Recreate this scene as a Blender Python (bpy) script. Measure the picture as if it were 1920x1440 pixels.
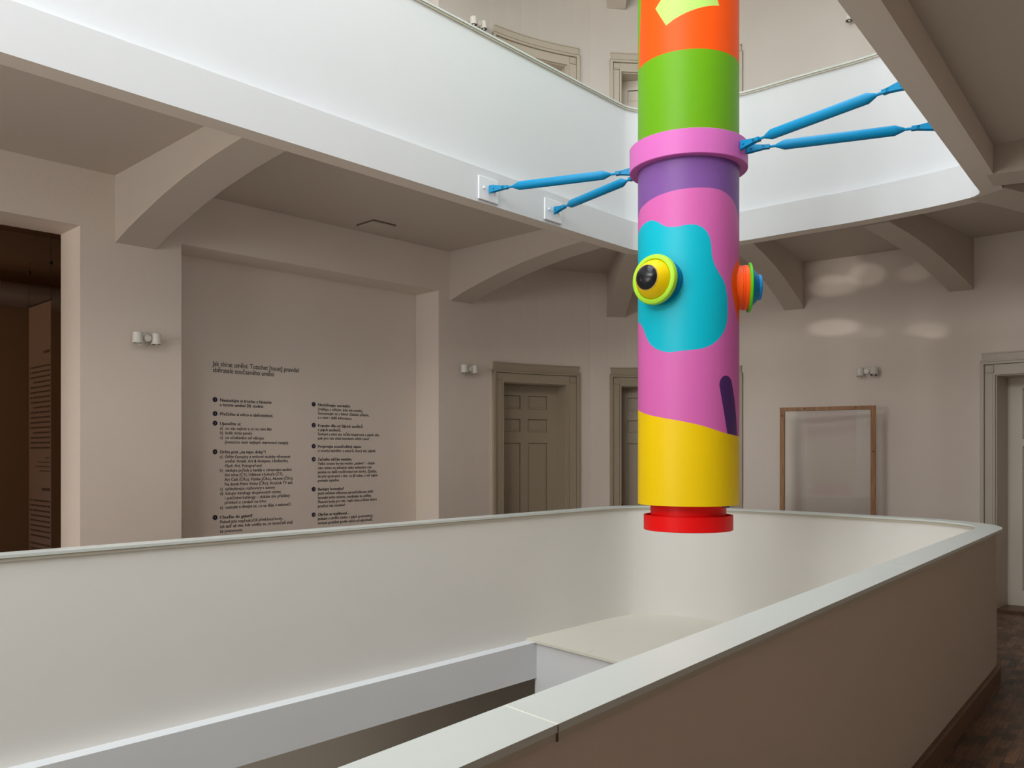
import bpy, bmesh, math, random
from mathutils import Vector, Matrix
from mathutils.geometry import delaunay_2d_cdt
random.seed(7)
for o in list(bpy.data.objects): bpy.data.objects.remove(o)
SC = bpy.context.scene
COL = SC.collection
R = math.radians

# ---------------------------------------------------------------- camera, light, exposure
cam_d = bpy.data.cameras.new('camera'); cam = bpy.data.objects.new('camera', cam_d); COL.objects.link(cam)
cam.location = (0, 0, 1.70); cam.rotation_euler = (R(90), 0, 0)
cam_d.sensor_width = 36; cam_d.lens = 36 * 1620 / 1920; cam_d.shift_y = 132 / 1920
cam_d.clip_start = 0.05
SC.camera = cam
w = bpy.data.worlds.new('world'); SC.world = w; w.use_nodes = True
w.node_tree.nodes['Background'].inputs[0].default_value = (0.80, 0.88, 1.0, 1)
w.node_tree.nodes['Background'].inputs[1].default_value = 0.05
SC.view_settings.view_transform = 'Standard'; SC.view_settings.look = 'None'
SC.view_settings.exposure = 0.08; SC.view_settings.gamma = 1; SC.view_settings.use_curve_mapping = False
def area(name, loc, size, power, color, direction=(0, 0, -1), spread=180, rotz=0):
    d = bpy.data.lights.new(name, 'AREA'); d.shape = 'RECTANGLE'; d.size, d.size_y = size
    d.energy = power; d.color = color; d.spread = R(spread)
    o = bpy.data.objects.new(name, d); COL.objects.link(o); o.location = loc
    q = Vector(direction).to_track_quat('-Z', 'Y'); o.rotation_euler = q.to_euler()
    if rotz: o.rotation_euler = (0, 0, rotz)
    return o
UL = Vector((0.6668, 0.7453, 0)); NL = Vector((0.7453, -0.6668, 0))      # left side of the well
UR = Vector((0.6068, 0.7948, 0)); NR = Vector((0.7948, -0.6068, 0))      # right side of the well
WELL_ANGLE = math.atan2(UL.y, UL.x)
area('skylight', (-1.0, 4.0, 9.2), (13.0, 4.6), 900, (0.88, 0.95, 1.0), rotz=WELL_ANGLE - 0.03)
# fill light from unseen tall windows, added to brighten the corridors, in the near end wall (behind the viewer), both storeys
NEAR_A, NEAR_B = Vector((-1.2, -3.8, 0)), Vector((-9.62, 0.86, 0))
NEAR_D = (NEAR_B - NEAR_A).normalized(); NEAR_N = Vector((-NEAR_D.y, NEAR_D.x, 0))
FILL_WINDOWS_LOW = [(5.3, 6.9), (7.4, 9.0)]; FILL_WINDOWS_UP = [(0.9, 2.5), (3.1, 4.7), (5.3, 6.9), (7.4, 9.0)]
for zb, pw, FILL_WINDOWS in ((0.9, 88, FILL_WINDOWS_LOW), (5.1, 178, FILL_WINDOWS_UP)):
    for a_, b_ in FILL_WINDOWS:
        c_ = NEAR_A + NEAR_D * ((a_ + b_) / 2) + NEAR_N * 0.12
        area('window_daylight', (c_.x, c_.y, zb + 1.2), (1.5, 2.3), pw, (0.98, 0.97, 0.95), direction=-NEAR_N)
# added spot beams from a point in the well, imitating sun glints on the far wall
def glint(name, loc, target, power, size, blend=0.9, squash=1.0):
    d = bpy.data.lights.new(name, 'SPOT'); d.energy = power; d.color = (1.0, 0.93, 0.82)
    d.spot_size = R(size); d.spot_blend = blend; d.shadow_soft_size = 0.02
    o = bpy.data.objects.new(name, d); COL.objects.link(o); o.location = loc
    o.rotation_euler = (Vector(target) - Vector(loc)).to_track_quat('-Z', 'Y').to_euler()
    o.scale = (1, squash, 1)
    return o

GS = (0.1, 1.4, 1.75)
for (px, py, wdt, hgt, pw) in ((1570, 505, 105, 60, 300), (1563, 535, 95, 40, 420), (1625, 515, 70, 45, 330), (1716, 512, 60, 34, 170), (1564, 614, 100, 34, 520), (1632, 624, 60, 18, 130), (1740, 618, 80, 26, 260), (1757, 628, 46, 16, 260)):
    Yw = 10.58 if px < 1600 else (10.36 if px < 1680 else 10.02)
    t_ = Vector(((px - 960) / 1620 * Yw, Yw, 1.70 + (852 - py) / 1620 * Yw))
    dist = (t_ - Vector(GS)).length
    glint('window_glint', GS, t_, pw, math.degrees(2 * math.atan(wdt / 2 / 1620 * Yw / dist)) * 1.15, 0.75, hgt / wdt)
# ---------------------------------------------------------------- materials
def srgb(r, g, b):
    f = lambda c: (c / 255) / 12.92 if c / 255 <= 0.04045 else ((c / 255 + 0.055) / 1.055) ** 2.4
    return (f(r), f(g), f(b), 1)
def mat(name, col, rough=0.6, metal=0.0, bump=0.0, bscale=40, vary=0.0, vscale=2.0, coat=0.0, spec=0.5, flat=False):
    m = bpy.data.materials.new(name); m.use_nodes = True; nt = m.node_tree; n = nt.nodes; l = nt.links
    b = n['Principled BSDF']; b.inputs['Base Color'].default_value = col
    b.inputs['Roughness'].default_value = rough; b.inputs['Metallic'].default_value = metal
    b.inputs['Specular IOR Level'].default_value = spec
    b.inputs['Coat Weight'].default_value = coat; b.inputs['Coat Roughness'].default_value = 0.15
    tc = n.new('ShaderNodeTexCoord')
    if vary:
        nz = n.new('ShaderNodeTexNoise'); nz.inputs['Scale'].default_value = vscale; nz.inputs['Detail'].default_value = 4
        l.new(tc.outputs['Object'], nz.inputs['Vector'])
        mx = n.new('ShaderNodeMix'); mx.data_type = 'RGBA'
        mx.inputs[6].default_value = tuple(c * (1 - vary) for c in col[:3]) + (1,)
        mx.inputs[7].default_value = tuple(min(1, c * (1 + vary)) for c in col[:3]) + (1,)
        l.new(nz.outputs['Fac'], mx.inputs[0]); l.new(mx.outputs[2], b.inputs['Base Color'])
    if bump:
        nb = n.new('ShaderNodeTexNoise'); nb.inputs['Scale'].default_value = bscale; nb.inputs['Detail'].default_value = 5
        l.new(tc.outputs['Object'], nb.inputs['Vector'])
        bp = n.new('ShaderNodeBump'); bp.inputs['Strength'].default_value = bump; bp.inputs['Distance'].default_value = 0.01
        l.new(nb.outputs['Fac'], bp.inputs['Height']); l.new(bp.outputs['Normal'], b.inputs['Normal'])
    return m
M = {}
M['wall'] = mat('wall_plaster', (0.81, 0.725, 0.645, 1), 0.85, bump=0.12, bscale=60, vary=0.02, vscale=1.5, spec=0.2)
M['white'] = mat('parapet_plaster', (0.67, 0.68, 0.69, 1), 0.75, bump=0.05, bscale=55, vary=0.015, vscale=2, spec=0.25)
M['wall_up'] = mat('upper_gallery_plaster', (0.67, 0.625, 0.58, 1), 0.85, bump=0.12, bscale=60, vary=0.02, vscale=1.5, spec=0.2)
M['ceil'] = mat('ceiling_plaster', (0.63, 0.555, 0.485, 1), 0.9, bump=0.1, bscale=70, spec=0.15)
M['white_low'] = mat('lower_parapet_plaster', (0.745, 0.725, 0.685, 1), 0.75, bump=0.05, bscale=55, vary=0.015, vscale=2, spec=0.25)
M['outer'] = mat('corridor_side_plaster', (0.66, 0.57, 0.49, 1), 0.85, bump=0.12, bscale=60, vary=0.015, vscale=2, spec=0.2)  # wall plaster made darker and warmer: corridor-side shade put into the colour
M['coping'] = mat('coping_laminate', (0.60, 0.625, 0.585, 1), 0.33, vary=0.02, vscale=3, spec=0.4)
M['coping_edge'] = mat('coping_edge_board', (0.50, 0.46, 0.37, 1), 0.5)
M['seam'] = mat('joint_filler', (0.80, 0.78, 0.68, 1), 0.5)
M['landing'] = mat('landing_laminate', (0.68, 0.65, 0.56, 1), 0.4, vary=0.02)
M['casing'] = mat('olive_grey_gloss_paint', (0.42, 0.355, 0.26, 1), 0.42, bump=0.05, bscale=90)
M['leafpale'] = mat('pale_door_paint', (0.72, 0.65, 0.56, 1), 0.45, bump=0.04, bscale=90)  # door paint lightened, stronger light put into the colour
M['casing_pale'] = mat('pale_casing_paint', (0.56, 0.50, 0.41, 1), 0.42, bump=0.05, bscale=90)  # lit copy of the casing paint, light put into the colour
M['line'] = mat('panel_groove', (0.16, 0.14, 0.10, 1), 0.7)  # dark tone of the painted door shadow lines; also joint and hatch frame
M['skirt'] = mat('oak_skirting', (0.16, 0.085, 0.04, 1), 0.45, vary=0.25, vscale=14, bump=0.1, bscale=60)
M['lampwhite'] = mat('white_lamp_enamel', (0.78, 0.76, 0.70, 1), 0.4)
M['lampdark'] = mat('lamp_inside_black', (0.02, 0.02, 0.02, 1), 0.5)
M['chrome'] = mat('lamp_reflector', (0.7, 0.7, 0.7, 1), 0.2, metal=1)
M['blue'] = mat('blue_strut_paint', srgb(4, 134, 184), 0.45, spec=0.25)
M['plate'] = mat('white_plate', (0.78, 0.79, 0.80, 1), 0.35)
M['ink'] = mat('wall_lettering_ink', (0.012, 0.012, 0.03, 1), 0.6)
M['bullet'] = mat('bullet_ink', (0.006, 0.008, 0.035, 1), 0.5)
M['figure'] = mat('figure_print', (0.35, 0.36, 0.42, 1), 0.6)
M['dark'] = mat('black_metal', (0.02, 0.018, 0.016, 1), 0.5)
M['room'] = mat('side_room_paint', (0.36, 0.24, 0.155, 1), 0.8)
M['duct'] = mat('duct_metal', (0.55, 0.52, 0.54, 1), 0.45, metal=0.5)
M['print'] = mat('banner_ink', (0.07, 0.045, 0.035, 1), 0.7)
M['banner'] = mat('banner_cloth', (0.27, 0.19, 0.16, 1), 0.7)
for k, c in dict(orange=(246, 84, 0), green=(102, 166, 0), lime=(180, 222, 112), pink=(216, 104, 178), collar=(212, 108, 186),
                 purple=(128, 84, 158), teal=(0, 186, 208), yellow=(244, 204, 0), violet=(78, 42, 104), red=(242, 4, 6),
                 eyelime=(178, 232, 60), eyeyellow=(250, 212, 0), eyeblue=(10, 130, 180), eyegreen=(80, 205, 20), tipblue=(30, 140, 215),
                 eyeorange=(255, 92, 20)).items():
    M[k] = mat('paint_' + k, srgb(*c), 0.42, spec=0.25)
M['lens'] = mat('black_glass_dome', (0.012, 0.013, 0.016, 1), 0.2, spec=0.35)
M['lensfoot'] = mat('eye_rim', (0.55, 0.35, 0.08, 1), 0.4)
def wood(name, c1, c2):
    m = bpy.data.materials.new(name); m.use_nodes = True; nt = m.node_tree; n = nt.nodes; l = nt.links
    b = n['Principled BSDF']; b.inputs['Roughness'].default_value = 0.6
    tc = n.new('ShaderNodeTexCoord'); mp = n.new('ShaderNodeMapping'); mp.inputs['Scale'].default_value = (18, 18, 1.6)
    nz = n.new('ShaderNodeTexNoise'); nz.inputs['Scale'].default_value = 3; nz.inputs['Detail'].default_value = 6
    rp = n.new('ShaderNodeValToRGB'); rp.color_ramp.elements[0].color = c1; rp.color_ramp.elements[1].color = c2
    rp.color_ramp.elements[0].position = .3; rp.color_ramp.elements[1].position = .7
    l.new(tc.outputs['Object'], mp.inputs[0]); l.new(mp.outputs[0], nz.inputs[0]); l.new(nz.outputs['Fac'], rp.inputs[0]); l.new(rp.outputs[0], b.inputs['Base Color'])
    return m
M['pine'] = wood('pine_batten', (0.27, 0.125, 0.05, 1), (0.46, 0.25, 0.12, 1))
M['knot'] = mat('pine_knot', (0.05, 0.02, 0.01, 1), 0.6)
def parquet():
    m = bpy.data.materials.new('oak_block_parquet'); m.use_nodes = True; nt = m.node_tree; n = nt.nodes; l = nt.links
    b = n['Principled BSDF']
    tc = n.new('ShaderNodeTexCoord'); mp = n.new('ShaderNodeMapping'); mp.inputs['Rotation'].default_value = (0, 0, -math.atan2(UR.y, UR.x))
    l.new(tc.outputs['Object'], mp.inputs[0])
    br = n.new('ShaderNodeTexBrick'); br.inputs['Scale'].default_value = 1.0
    br.inputs['Color1'].default_value = (0.20, 0.098, 0.048, 1); br.inputs['Color2'].default_value = (0.055, 0.026, 0.014, 1)
    br.inputs['Mortar'].default_value = (0.012, 0.007, 0.004, 1); br.inputs['Mortar Size'].default_value = 0.0018
    br.inputs['Brick Width'].default_value = 0.17; br.inputs['Row Height'].default_value = 0.062; br.inputs['Bias'].default_value = 0.0
    br.inputs['Mortar Smooth'].default_value = 0.4
    l.new(mp.outputs[0], br.inputs[0])
    mp2 = n.new('ShaderNodeMapping'); mp2.inputs['Scale'].default_value = (6, 60, 1); l.new(mp.outputs[0], mp2.inputs[0])
    nz = n.new('ShaderNodeTexNoise'); nz.inputs['Scale'].default_value = 1.0; nz.inputs['Detail'].default_value = 7; l.new(mp2.outputs[0], nz.inputs[0])
    n2 = n.new('ShaderNodeTexNoise'); n2.inputs['Scale'].default_value = 5.0; n2.inputs['Detail'].default_value = 5; l.new(mp.outputs[0], n2.inputs[0])
    mul = n.new('ShaderNodeMath'); mul.operation = 'MULTIPLY'; l.new(nz.outputs['Fac'], mul.inputs[0]); l.new(n2.outputs['Fac'], mul.inputs[1])
    mr = n.new('ShaderNodeMapRange'); mr.inputs['From Min'].default_value = 0.1; mr.inputs['From Max'].default_value = 0.42
    mr.inputs['To Min'].default_value = 0.35; mr.inputs['To Max'].default_value = 1.7; l.new(mul.outputs[0], mr.inputs[0])
    vm = n.new('ShaderNodeVectorMath'); vm.operation = 'SCALE'; l.new(br.outputs['Color'], vm.inputs[0]); l.new(mr.outputs[0], vm.inputs['Scale'])
    l.new(vm.outputs[0], b.inputs['Base Color'])
    b.inputs['Roughness'].default_value = 0.45
    bp = n.new('ShaderNodeBump'); bp.inputs['Strength'].default_value = 0.25; bp.inputs['Distance'].default_value = 0.004
    l.new(mul.outputs[0], bp.inputs['Height']); l.new(bp.outputs['Normal'], b.inputs['Normal'])
    return m
M['parquet'] = parquet()

# ---------------------------------------------------------------- helpers
def link_mesh(name, bm, material, parent=None, smooth=False, loc=None):
    me = bpy.data.meshes.new(name); bm.normal_update(); bm.to_mesh(me); bm.free()
    if isinstance(material, (list, tuple)):
        for m_ in material: me.materials.append(m_)
    else: me.materials.append(material)
    if smooth:
        for p in me.polygons: p.use_smooth = True
    o = bpy.data.objects.new(name, me); COL.objects.link(o)
    if loc is not None: o.location = loc
    if parent: o.parent = parent
    return o
def tag(o, label=None, cat=None, group=None, kind=None):
    if label: o['label'] = label
    if cat: o['category'] = cat
    if group: o['group'] = group
    if kind: o['kind'] = kind
    return o
def empty(name, loc=(0, 0, 0), rotz=0):
    o = bpy.data.objects.new(name, None); COL.objects.link(o); o.location = loc; o.rotation_euler = (0, 0, rotz); o.empty_display_size = .1
    return o
def struct(name, bm, material, label, parent=None, cat=None, smooth=False):
    o = link_mesh(name, bm, material, parent, smooth)
    return tag(o, label, cat, kind='structure')
def prism(bm, pts2d, z0, z1, mi=0):
    a = [bm.verts.new((p[0], p[1], z0)) for p in pts2d]; b = [bm.verts.new((p[0], p[1], z1)) for p in pts2d]
    fs = [bm.faces.new(a[::-1]), bm.faces.new(b)]
    for i in range(len(a)):
        j = (i + 1) % len(a); fs.append(bm.faces.new((a[i], a[j], b[j], b[i])))
    for f in fs: f.material_index = mi
def hexa(bm, P, mi=0):
    """P: 8 points, bottom 4 then top 4."""
    v = [bm.verts.new(p) for p in P]
    for q in ((3, 2, 1, 0), (4, 5, 6, 7), (0, 1, 5, 4), (1, 2, 6, 5), (2, 3, 7, 6), (3, 0, 4, 7)):
        f = bm.faces.new([v[i] for i in q]); f.material_index = mi
def box(bm, c, s, mi=0):
    x, y, z = c; a, b, d = s[0] / 2, s[1] / 2, s[2] / 2
    hexa(bm, [(x - a, y - b, z - d), (x + a, y - b, z - d), (x + a, y + b, z - d), (x - a, y + b, z - d),
              (x - a, y - b, z + d), (x + a, y - b, z + d), (x + a, y + b, z + d), (x - a, y + b, z + d)], mi)
def lathe(bm, prof, seg=64, frame=None, mi=0, caps=True):
    """prof: (radius, along). frame: (origin, axis, u) ; axis default Z."""
    if frame is None: O, A, U = Vector((0, 0, 0)), Vector((0, 0, 1)), Vector((1, 0, 0))
    else: O, A, U = (Vector(f) for f in frame)
    V = A.cross(U)
    rings = []
    for r, h in prof:
        rings.append([bm.verts.new(O + A * h + (U * math.cos(2 * math.pi * k / seg) + V * math.sin(2 * math.pi * k / seg)) * max(r, 1e-4)) for k in range(seg)])
    for i in range(len(rings) - 1):
        for k in range(seg):
            k2 = (k + 1) % seg
            f = bm.faces.new((rings[i][k], rings[i][k2], rings[i + 1][k2], rings[i + 1][k])); f.material_index = mi
    if caps:
        if prof[0][0] > 1e-3: f = bm.faces.new(rings[0][::-1]); f.material_index = mi
        if prof[-1][0] > 1e-3: f = bm.faces.new(rings[-1]); f.material_index = mi
def shade(o, angle=35):
    me = o.data
    for p in me.polygons: p.use_smooth = True
    bm = bmesh.new(); bm.from_mesh(me)
    for e in bm.edges:
        if len(e.link_faces) == 2: e.smooth = e.calc_face_angle(0) < R(angle)
        else: e.smooth = False
    bm.to_mesh(me); bm.free()
    return o
def bevel(o, wdt=0.004, seg=2):
    m = o.modifiers.new('bevel', 'BEVEL'); m.width = wdt; m.segments = seg; m.limit_method = 'ANGLE'; m.angle_limit = R(40)
    return o
def catmull(pts, n=6):
    out = []
    for i in range(len(pts) - 1):
        p0 = Vector(pts[max(i - 1, 0)]); p1 = Vector(pts[i]); p2 = Vector(pts[i + 1]); p3 = Vector(pts[min(i + 2, len(pts) - 1)])
        for k in range(n):
            t = k / n
            out.append(0.5 * ((2 * p1) + (-p0 + p2) * t + (2 * p0 - 5 * p1 + 4 * p2 - p3) * t * t + (-p0 + 3 * p1 - 3 * p2 + p3) * t ** 3))
    out.append(Vector(pts[-1]))
    return out
def offset_loop(pts, d):
    """pts: closed clockwise-or-not list of 2D Vectors; +d moves away from the inside of the loop."""
    n = len(pts); area2 = sum(pts[i].x * pts[(i + 1) % n].y - pts[(i + 1) % n].x * pts[i].y for i in range(n))
    s = 1 if area2 > 0 else -1
    out = []
    for i in range(n):
        a = (pts[i] - pts[i - 1]).normalized(); b = (pts[(i + 1) % n] - pts[i]).normalized()
        na = Vector((a.y, -a.x)) * s; nb = Vector((b.y, -b.x)) * s
        m_ = (na + nb).normalized(); k = max(m_.dot(na), 0.5)
        out.append(pts[i] + m_ * (d / k))
    return out
def sweep(bm, loop, prof, mi=0, mis=None):
    """closed loop, closed profile [(offset, z)...]"""
    cols = [[bm.verts.new((p.x, p.y, z)) for p in offset_loop(loop, d)] for d, z in prof]
    n = len(loop); k = len(prof)
    for j in range(k):
        A, B = cols[j], cols[(j + 1) % k]
        if mis: mi = mis[j]
        for i in range(n):
            i2 = (i + 1) % n
            f = bm.faces.new((A[i], A[i2], B[i2], B[i])); f.material_index = mi
    bmesh.ops.recalc_face_normals(bm, faces=bm.faces)
def inside(p, poly):
    c = False; n = len(poly)
    for i in range(n):
        a, b = poly[i], poly[i - 1]
        if (a[1] > p[1]) != (b[1] > p[1]) and p[0] < (b[0] - a[0]) * (p[1] - a[1]) / (b[1] - a[1]) + a[0]: c = not c
    return c
def slab(bm, outer, hole, z0, z1, mi=0):
    """horizontal slab between an outer loop and a hole"""
    vs = [Vector((p[0], p[1])) for p in outer] + [Vector((p[0], p[1])) for p in (hole or [])]
    no = len(outer); nh = len(hole or [])
    ed = [(i, (i + 1) % no) for i in range(no)] + [(no + i, no + (i + 1) % nh) for i in range(nh)]
    V, E_, F_, *_ = delaunay_2d_cdt(vs, ed, [], 0, 1e-6)
    lo = [bm.verts.new((v.x, v.y, z0)) for v in V]; hi = [bm.verts.new((v.x, v.y, z1)) for v in V]
    for f in F_:
        c = sum((V[i] for i in f), Vector((0, 0))) / len(f)
        if not inside(c, outer) or (hole and inside(c, hole)): continue
        bm.faces.new([hi[i] for i in f]); bm.faces.new([lo[i] for i in reversed(f)])
    for i, j in ed:
        try: bm.faces.new((lo[i], lo[j], hi[j], hi[i]))
        except Exception: pass
    bmesh.ops.recalc_face_normals(bm, faces=bm.faces)

# ---------------------------------------------------------------- levels (floor 0 is the visitor's floor)
H = 1.70
CEIL0, FLOOR1 = 4.08, 4.23
RING_B, RING_T = 3.86, 4.157
FLOOR_DOWN = -4.22; CEIL_DOWN = -0.17
CEIL1, FLOOR2 = 8.20, 8.35
def nl(n, t): return NL * n + UL * t
def nr(n, t): return NR * n + UR * t
def v2(v): return Vector((v[0], v[1]))
def well(far):
    left = [v2(nl(-5.25, -3.2)), v2(nl(-5.25, 0.0)), v2(nl(-5.25, 3.0))]
    far_ = catmull([Vector(p) for p in far], 5)
    right = [v2(nr(-1.152, 3.0)), v2(nr(-1.152, 0)), v2(nr(-1.152, -4.6))]
    near = catmull([v2(nr(-1.152, -4.6)), v2(nr(-1.5, -5.2)), v2(nl(-4.6, -4.0)), v2(nl(-5.25, -3.2))], 5)[1:-1]
    return left + far_ + right + near
E1 = [(0.62, 8.393), (0.92, 8.728), (1.10, 8.928), (1.22, 9.06), (1.30, 9.135), (1.40, 9.175), (1.53, 9.16), (1.78, 9.04), (2.298, 8.757), (2.783, 8.349), (3.173, 8.032),
      (3.56, 7.650), (3.72, 7.465), (3.82, 7.33), (3.865, 7.245), (3.872, 7.17), (3.845, 7.105), (3.79, 7.03), (3.64, 6.838), (3.25, 6.327)]
def outset(p, d):
    p = [Vector(q) for q in p]; out = []
    for i in range(len(p)):
        t_ = (p[min(i + 1, len(p) - 1)] - p[max(i - 1, 0)]).normalized(); out.append(tuple(p[i] + Vector((-t_.y, t_.x)) * d))
    return out
W1 = well(outset(E1, 0.115))
W0 = well([(0.55, 8.487), (0.85, 8.823), (1.00, 8.985), (1.15, 9.12), (1.31, 9.21), (1.55, 9.23), (1.80, 9.12), (2.2, 8.80), (2.75, 8.25), (3.2, 7.74),
           (3.50, 7.37), (3.60, 7.12), (3.635, 6.93), (3.63, 6.78), (3.56, 6.58), (3.43, 6.39), (3.1, 5.958)])

# ---------------------------------------------------------------- outer wall line (left side, curved far end, right side)
US = Vector((0.6914, 0.72247)); WS = Vector((-0.72247, 0.6914)); P0 = Vector((-3.4, 7.36))   # straight left wall
curve = catmull([Vector(p) for p in [(-0.73, 10.15), (-0.25, 10.62), (0.25, 10.98), (0.80, 11.24), (1.3, 11.38), (1.9, 11.42), (2.5, 11.32),
                                     (3.0, 11.12), (3.6, 10.75), (4.3, 10.2), (5.06, 9.53), (5.45, 9.15), (6.6, 8.02), (7.3, 7.3)]], 8)
path = [P0 + US * -9.0, P0 + US * -6.0, P0 + US * -3.0, P0] + [P0 + US * s for s in (1.0, 2.0, 3.0)] + curve + [Vector((5.0, 4.3)), Vector((-1.2, -3.8))]
cum = [0.0]
for i in range(1, len(path)): cum.append(cum[-1] + (path[i] - path[i - 1]).length)
S0 = cum[3]                              # s = 0 at P0
def at_s(s, off=0.0):
    """point on the wall line; off > 0 goes into the wall, away from the hall"""
    s += S0; s = max(0, min(s, cum[-1] - 1e-6))
    i = 0
    while cum[i + 1] < s: i += 1
    t = (s - cum[i]) / (cum[i + 1] - cum[i])
    def nrm(k):
        k = max(0, min(k, len(path) - 2)); d = (path[k + 1] - path[k]).normalized(); return Vector((-d.y, d.x))
    p = path[i].lerp(path[i + 1], t)
    na = (nrm(i - 1) + nrm(i)).normalized(); nb = (nrm(i) + nrm(i + 1)).normalized()
    n = na.lerp(nb, t).normalized()
    return p + n * off, n
def s_of_ratio(q, lo=-1.5, hi=11.0):
    """arc position whose direction from the viewpoint of the survey is q = x/y"""
    for _ in range(50):
        m_ = (lo + hi) / 2; p, _n = at_s(m_)
        if p.x / p.y < q: lo = m_
        else: hi = m_
    return (lo + hi) / 2
OUTER = [Vector(p) for p in path]
def wall_solid(bm, s0, s1, z0, z1, holes=(), T=0.44, step=0.25):
    """wall with thickness T between arc positions; holes = (s0, s1, zb, zt)"""
    ss = {s0, s1}; zs = {z0, z1}
    k = s0
    while k < s1: ss.add(k); k += step
    for h in holes: ss.update((h[0], h[1])); zs.update((max(h[2], z0), h[3]))
    ss = sorted(ss); zs = sorted(zs)
    out = [ss[0]]
    hs = {h[0] for h in holes} | {h[1] for h in holes} | {s0, s1}
    for a in ss[1:]:
        if a - out[-1] < 0.02 and a not in hs: continue
        out.append(a)
    ss = out
    vf = {}
    def V(i, j, b):
        key = (i, j, b)
        if key not in vf:
            p, _ = at_s(ss[i], T if b else 0); vf[key] = bm.verts.new((p.x, p.y, zs[j]))
        return vf[key]
    def solid(i, j):
        if i < 0 or j < 0 or i >= len(ss) - 1 or j >= len(zs) - 1: return False
        sm = (ss[i] + ss[i + 1]) / 2; zm = (zs[j] + zs[j + 1]) / 2
        return not any(h[0] < sm < h[1] and h[2] < zm < h[3] for h in holes)
    for i in range(len(ss) - 1):
        for j in range(len(zs) - 1):
            if not solid(i, j): continue
            bm.faces.new((V(i, j, 0), V(i + 1, j, 0), V(i + 1, j + 1, 0), V(i, j + 1, 0)))
            bm.faces.new((V(i, j + 1, 1), V(i + 1, j + 1, 1), V(i + 1, j, 1), V(i, j, 1)))
            if not solid(i - 1, j): bm.faces.new((V(i, j, 0), V(i, j + 1, 0), V(i, j + 1, 1), V(i, j, 1)))
            if not solid(i + 1, j): bm.faces.new((V(i + 1, j, 0), V(i + 1, j, 1), V(i + 1, j + 1, 1), V(i + 1, j + 1, 0)))
            if not solid(i, j - 1): bm.faces.new((V(i, j, 0), V(i, j, 1), V(i + 1, j, 1), V(i + 1, j, 0)))
            if not solid(i, j + 1): bm.faces.new((V(i, j + 1, 0), V(i + 1, j + 1, 0), V(i + 1, j + 1, 1), V(i, j + 1, 1)))
    bmesh.ops.recalc_face_normals(bm, faces=bm.faces)
def arc_box(bm, s0, s1, z0, z1, d0, d1, step=0.12, mi=0):
    """box that follows the wall line: d0..d1 depth (negative = proud of the wall)"""
    n = max(1, int(math.ceil((s1 - s0) / step)))
    rows = []
    for k in range(n + 1):
        s = s0 + (s1 - s0) * k / n
        a, _ = at_s(s, d0); b, _ = at_s(s, d1)
        rows.append([bm.verts.new((a.x, a.y, z0)), bm.verts.new((b.x, b.y, z0)), bm.verts.new((b.x, b.y, z1)), bm.verts.new((a.x, a.y, z1))])
    fs = [bm.faces.new(rows[0]), bm.faces.new(rows[-1][::-1])]
    for A, B in zip(rows, rows[1:]):
        for q in range(4):
            fs.append(bm.faces.new((A[q], B[q], B[(q + 1) % 4], A[(q + 1) % 4])))
    for f in fs: f.material_index = mi
    bmesh.ops.recalc_face_normals(bm, faces=fs)

# door openings (arc positions from the survey)
D1 = (s_of_ratio(-18 / 1620), s_of_ratio(102 / 1620)); D1O = (s_of_ratio(-38 / 1620), s_of_ratio(124 / 1620))
D2 = (s_of_ratio(204 / 1620), s_of_ratio(411 / 1620)); D2O = (s_of_ratio(183 / 1620), s_of_ratio(432 / 1620))
D3 = (s_of_ratio(907 / 1620), s_of_ratio(907 / 1620) + 1.25); D3O = (s_of_ratio(880 / 1620), s_of_ratio(907 / 1620) + 1.25 + .17)
OPEN = (-2.1, -0.266, 0.0, 3.60)          # opening into the side room
NICHE = (0.603, 3.687, 0.0, 3.60)
doors0 = [(D1[0], D1[1], 0.0, 2.60), (D2[0], D2[1], 0.0, 2.60), (D3[0], D3[1], 0.0, 2.56)]
SPLIT = s_of_ratio(100 / 1620 + 0.05); S_END = cum[-1] - S0
S_R = s_of_ratio(1.0, 8, 13.2) if False else cum[path.index(curve[-1])] - S0 if curve[-1] in path else 12.0
bm = bmesh.new(); wall_solid(bm, -S0, SPLIT, -0.15, CEIL0 + .15, [OPEN, NICHE, doors0[0]]); struct('wall_left', bm, M['wall'], 'long grey-beige corridor wall with text niche and dark side opening')
bm = bmesh.new(); wall_solid(bm, SPLIT, S_END, -0.15, CEIL0 + .15, doors0[1:]); struct('wall_far', bm, M['wall'], 'curved beige wall at the far end behind the painted column')
# back of the niche
bm = bmesh.new(); arc_box(bm, NICHE[0] - .05, NICHE[1] + .05, 0, 3.72, 0.41, 0.439, step=4); struct('wall_niche', bm, M['wall'], 'recessed wall panel carrying the printed text')
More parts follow.
